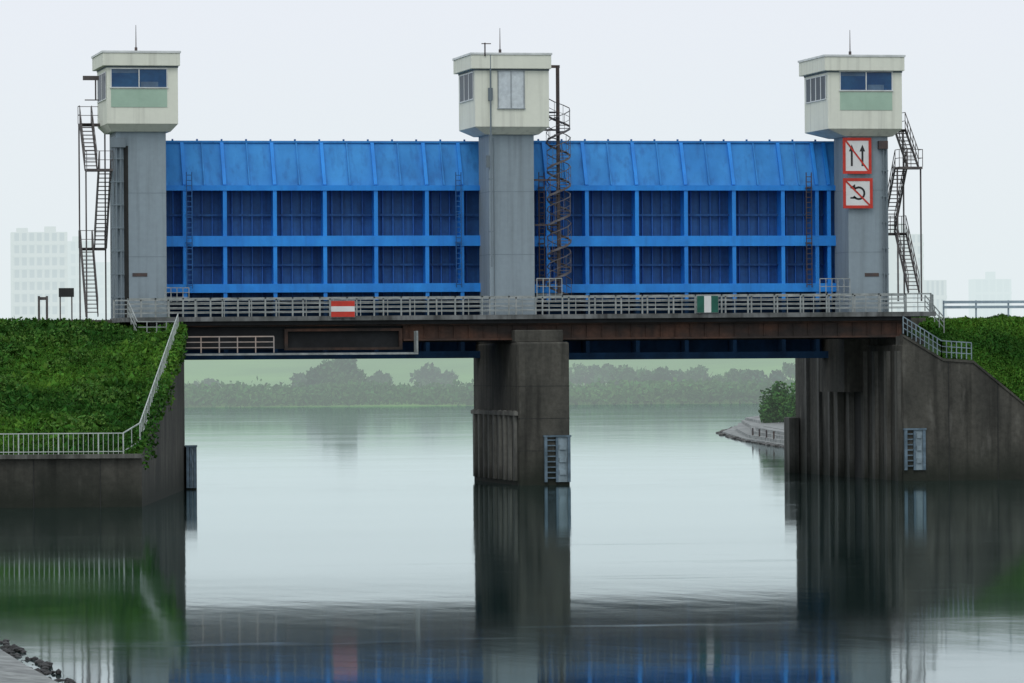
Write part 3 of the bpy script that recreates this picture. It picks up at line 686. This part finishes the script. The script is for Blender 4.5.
for a,b_ in ((165,189),(537,562),(820,850)):
    vv=TV-.8; rail('platform_rail',[(X(a,vv),vv,Z(302,a,vv)),(X(b_,vv),vv,Z(302,b_,vv))],1.35 if a>500 else .8,.35,3,steel,.035)

e=empty('levee_notice_board'); q=pv(66,300,6); 
o=MB(); o.box(q.x-.4,q.x+.45,6,6.06,Z(297,66,6),Z(288,66,6)); o.obj('board',signk,e)
o=MB(); o.box(q.x-.35,q.x-.28,6.07,6.13,8,Z(288,66,6)); o.box(q.x+.3,q.x+.37,6.07,6.13,8,Z(288,66,6)); o.obj('posts',darkst,e)
e=empty('levee_gate_post'); o=MB()
for p in (39,47): x=X(p,8); o.box(x-.06,x+.06,8,8.12,8,Z(296,p,8))
o.box(X(39,8),X(47,8),8.03,8.09,Z(300,43,8),Z(297,43,8)); o.obj('frame',brownst,e)
o=MB(); xa=X(944,14);xb=xa+60; zz=Z(302,980,14)
for h in (0,-.3): o.beam((xa,14,zz+h),(xb,14,zz+h),.06,.16)
for i in range(30): x=xa+i*2; o.box(x-.04,x+.04,14.05,14.15,8.3,zz+.1)
o.obj('levee_guard_rail',mat('rail_blue_grey',(.35,.45,.52),(.3,.38,.45)))

# ------------------------------------------------------------------ upstream right bank with stepped revetment
ring=[Vector((xR+.3,AE,0)),gz(803,450),gz(775,446),gz(745,441),gz(722,434),gz(735,428),gz(765,424),gz(805,421),Vector((420,300,0)),Vector((420,AE,0))]
cin=gz(850,433)
def inset(p,k): d=Vector((cin.x-p.x,cin.y-p.y,0)); return p+d.normalized()*k
o=MB(); n=len(ring); prof=((0,-.5),(.05,.22),(1.3,.26),(1.35,.52),(2.7,.56),(2.75,.82),(4.2,.86),(4.25,1.12),(7,1.2))
for kk,(k,z) in enumerate(prof):
    for i,p in enumerate(ring):
        q=inset(p,k) if 0<i<8 else p+Vector((k*.4,0,0)) if i==0 else p
        o.v.append((q.x,q.y,z))
for kk in range(len(prof)-1):
    for i in range(n): j=(i+1)%n; o.f.append([kk*n+i,kk*n+j,(kk+1)*n+j,(kk+1)*n+i])
revm=mat('revetment_slab',(.36,.38,.37),(.20,.21,.21),(.8,.8,2.5),rough=.9,bump=.03,grain=(.6,1.15))
ub=empty('upstream_bank'); o.obj('stepped_revetment',revm,ub)
o=MB(); o.v=[(*inset(p,6.9).xy,1.22) if 0<i<8 else (p.x+(2.8 if i==0 else 0),p.y,1.22) for i,p in enumerate(ring)]; o.f=[list(range(n))]; o.obj('bank_top',revm,ub)
def rocks(name,pts,smin,smax,m,par=None):
    o=MB()
    for p in pts:
        s=random.uniform(smin,smax); bm=bmesh.new(); bmesh.ops.create_icosphere(bm,subdivisions=1,radius=s)
        off=len(o.v); sx,sy,sz=random.uniform(.7,1.3),random.uniform(.7,1.3),random.uniform(.45,.8)
        for vv in bm.verts: k=random.uniform(.8,1.15); o.v.append((p[0]+vv.co.x*sx*k,p[1]+vv.co.y*sy*k,p[2]+vv.co.z*sz*k))
        for f in bm.faces: o.f.append([off+vv.index for vv in f.verts])
        bm.free()
    return o.obj(name,m,par)
rp=[]
for i in range(1,6):
    a,b_=ring[i],ring[i+1]
    for _ in range(34):
        t=random.random(); k=random.uniform(-.6,.4); p=inset(a.lerp(b_,t),k); rp.append((p.x,p.y,0.02))
rocks('revetment_stones',rp,.14,.36,mat('toe_rock',(.12,.12,.115),(.06,.06,.06),island=.4),ub)
o=MB()
for t in (.1,.35,.6,.85):
    p=inset(ring[2].lerp(ring[3],t),1.6); o.cyl((p.x,p.y,.4),(p.x,p.y,1.15),.07,8)
o.obj('mooring_posts',darkst,ub)
pts2=[];sz2=[]
for px,dp,h,wd,nn in [(790,455,3.6,4.5,2600),(803,450,4.5,5,2200),(778,462,2.8,3.5,1500),(785,470,4.6,4,1600),(820,440,5.0,6,2000),(769,466,1.2,2.5,600)]: crown(px,dp,h,wd,nn,base=1.0,p=pts2,s_=sz2,lmax=.42)
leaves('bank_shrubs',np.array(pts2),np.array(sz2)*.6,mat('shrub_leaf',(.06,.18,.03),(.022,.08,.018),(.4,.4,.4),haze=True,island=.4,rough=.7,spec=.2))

# ------------------------------------------------------------------ near bank corner (bottom left)
nb=empty('near_bank_revetment')
e0=[gz(-60,606),gz(0,641),gz(22,655),gz(50,672),gz(80,688),gz(140,720),gz(220,760)]
o=MB(); off=[(-0.0,-.3),(.5,.16),(.9,.2),(30,3.0)]
for k,z in off:
    for p in e0: q=cf(lat(p)-k,depth(p)-k*.35,z); o.v.append(tuple(q))
nn=len(e0)
for kk in range(3):
    for i in range(nn-1): o.f.append([kk*nn+i,kk*nn+i+1,(kk+1)*nn+i+1,(kk+1)*nn+i])
o.obj('concrete_slope',mat('pale_concrete',(.30,.32,.31),(.17,.18,.18),(1.5,1.5,1),rough=.9,bump=.02,grain=(.7,1.15)),nb)
rp=[]
for i in range(nn-1):
    for _ in range(30):
        p=e0[i].lerp(e0[i+1],random.random()); q=cf(lat(p)-random.uniform(-.15,.45),depth(p),0); rp.append((q.x,q.y,random.uniform(-.06,.06)))
rocks('edge_rocks',rp,.05,.15,mat('wet_rock',(.05,.05,.05),(.025,.025,.025),island=.4),nb)

# ------------------------------------------------------------------ sky and light
wd=bpy.data.worlds.new('World'); sc.world=wd; wd.use_nodes=True; N=wd.node_tree.nodes; L=wd.node_tree.links
bg=N['Background']; sky=N.new('ShaderNodeTexSky'); sky.sky_type='NISHITA'; sky.sun_disc=False
SE=math.radians(52); SA=math.radians(205); sky.sun_elevation=SE; sky.sun_rotation=SA
tc=N.new('ShaderNodeTexCoord'); sx=N.new('ShaderNodeSeparateXYZ'); L.new(tc.outputs['Generated'],sx.inputs[0])
cr=N.new('ShaderNodeValToRGB'); L.new(sx.outputs[2],cr.inputs[0]); cr.color_ramp.elements[0].position=0; cr.color_ramp.elements[0].color=(.79,.875,.895,1)
cr.color_ramp.elements[1].position=.6; cr.color_ramp.elements[1].color=(.78,.84,.90,1); q=cr.color_ramp.elements.new(.07); q.color=(.83,.87,.935,1)
ml=N.new('ShaderNodeVectorMath'); ml.operation='SCALE'; ml.inputs[3].default_value=10; L.new(cr.outputs[0],ml.inputs[0])
mx=N.new('ShaderNodeMix'); mx.data_type='RGBA'; mx.inputs[0].default_value=.95; L.new(sky.outputs[0],mx.inputs[6]); L.new(ml.outputs[0],mx.inputs[7]); L.new(mx.outputs[2],bg.inputs[0]); bg.inputs[1].default_value=.1
sl=bpy.data.lights.new('sun','SUN'); sl.energy=.8; sl.angle=math.radians(30); sl.color=(1,.97,.92); so=bpy.data.objects.new('sun',sl); sc.collection.objects.link(so)
sd=Vector((math.sin(SA)*math.cos(SE),math.cos(SA)*math.cos(SE),math.sin(SE))); so.rotation_euler=sd.to_track_quat('Z','Y').to_euler(); so.location=(0,-50,80)
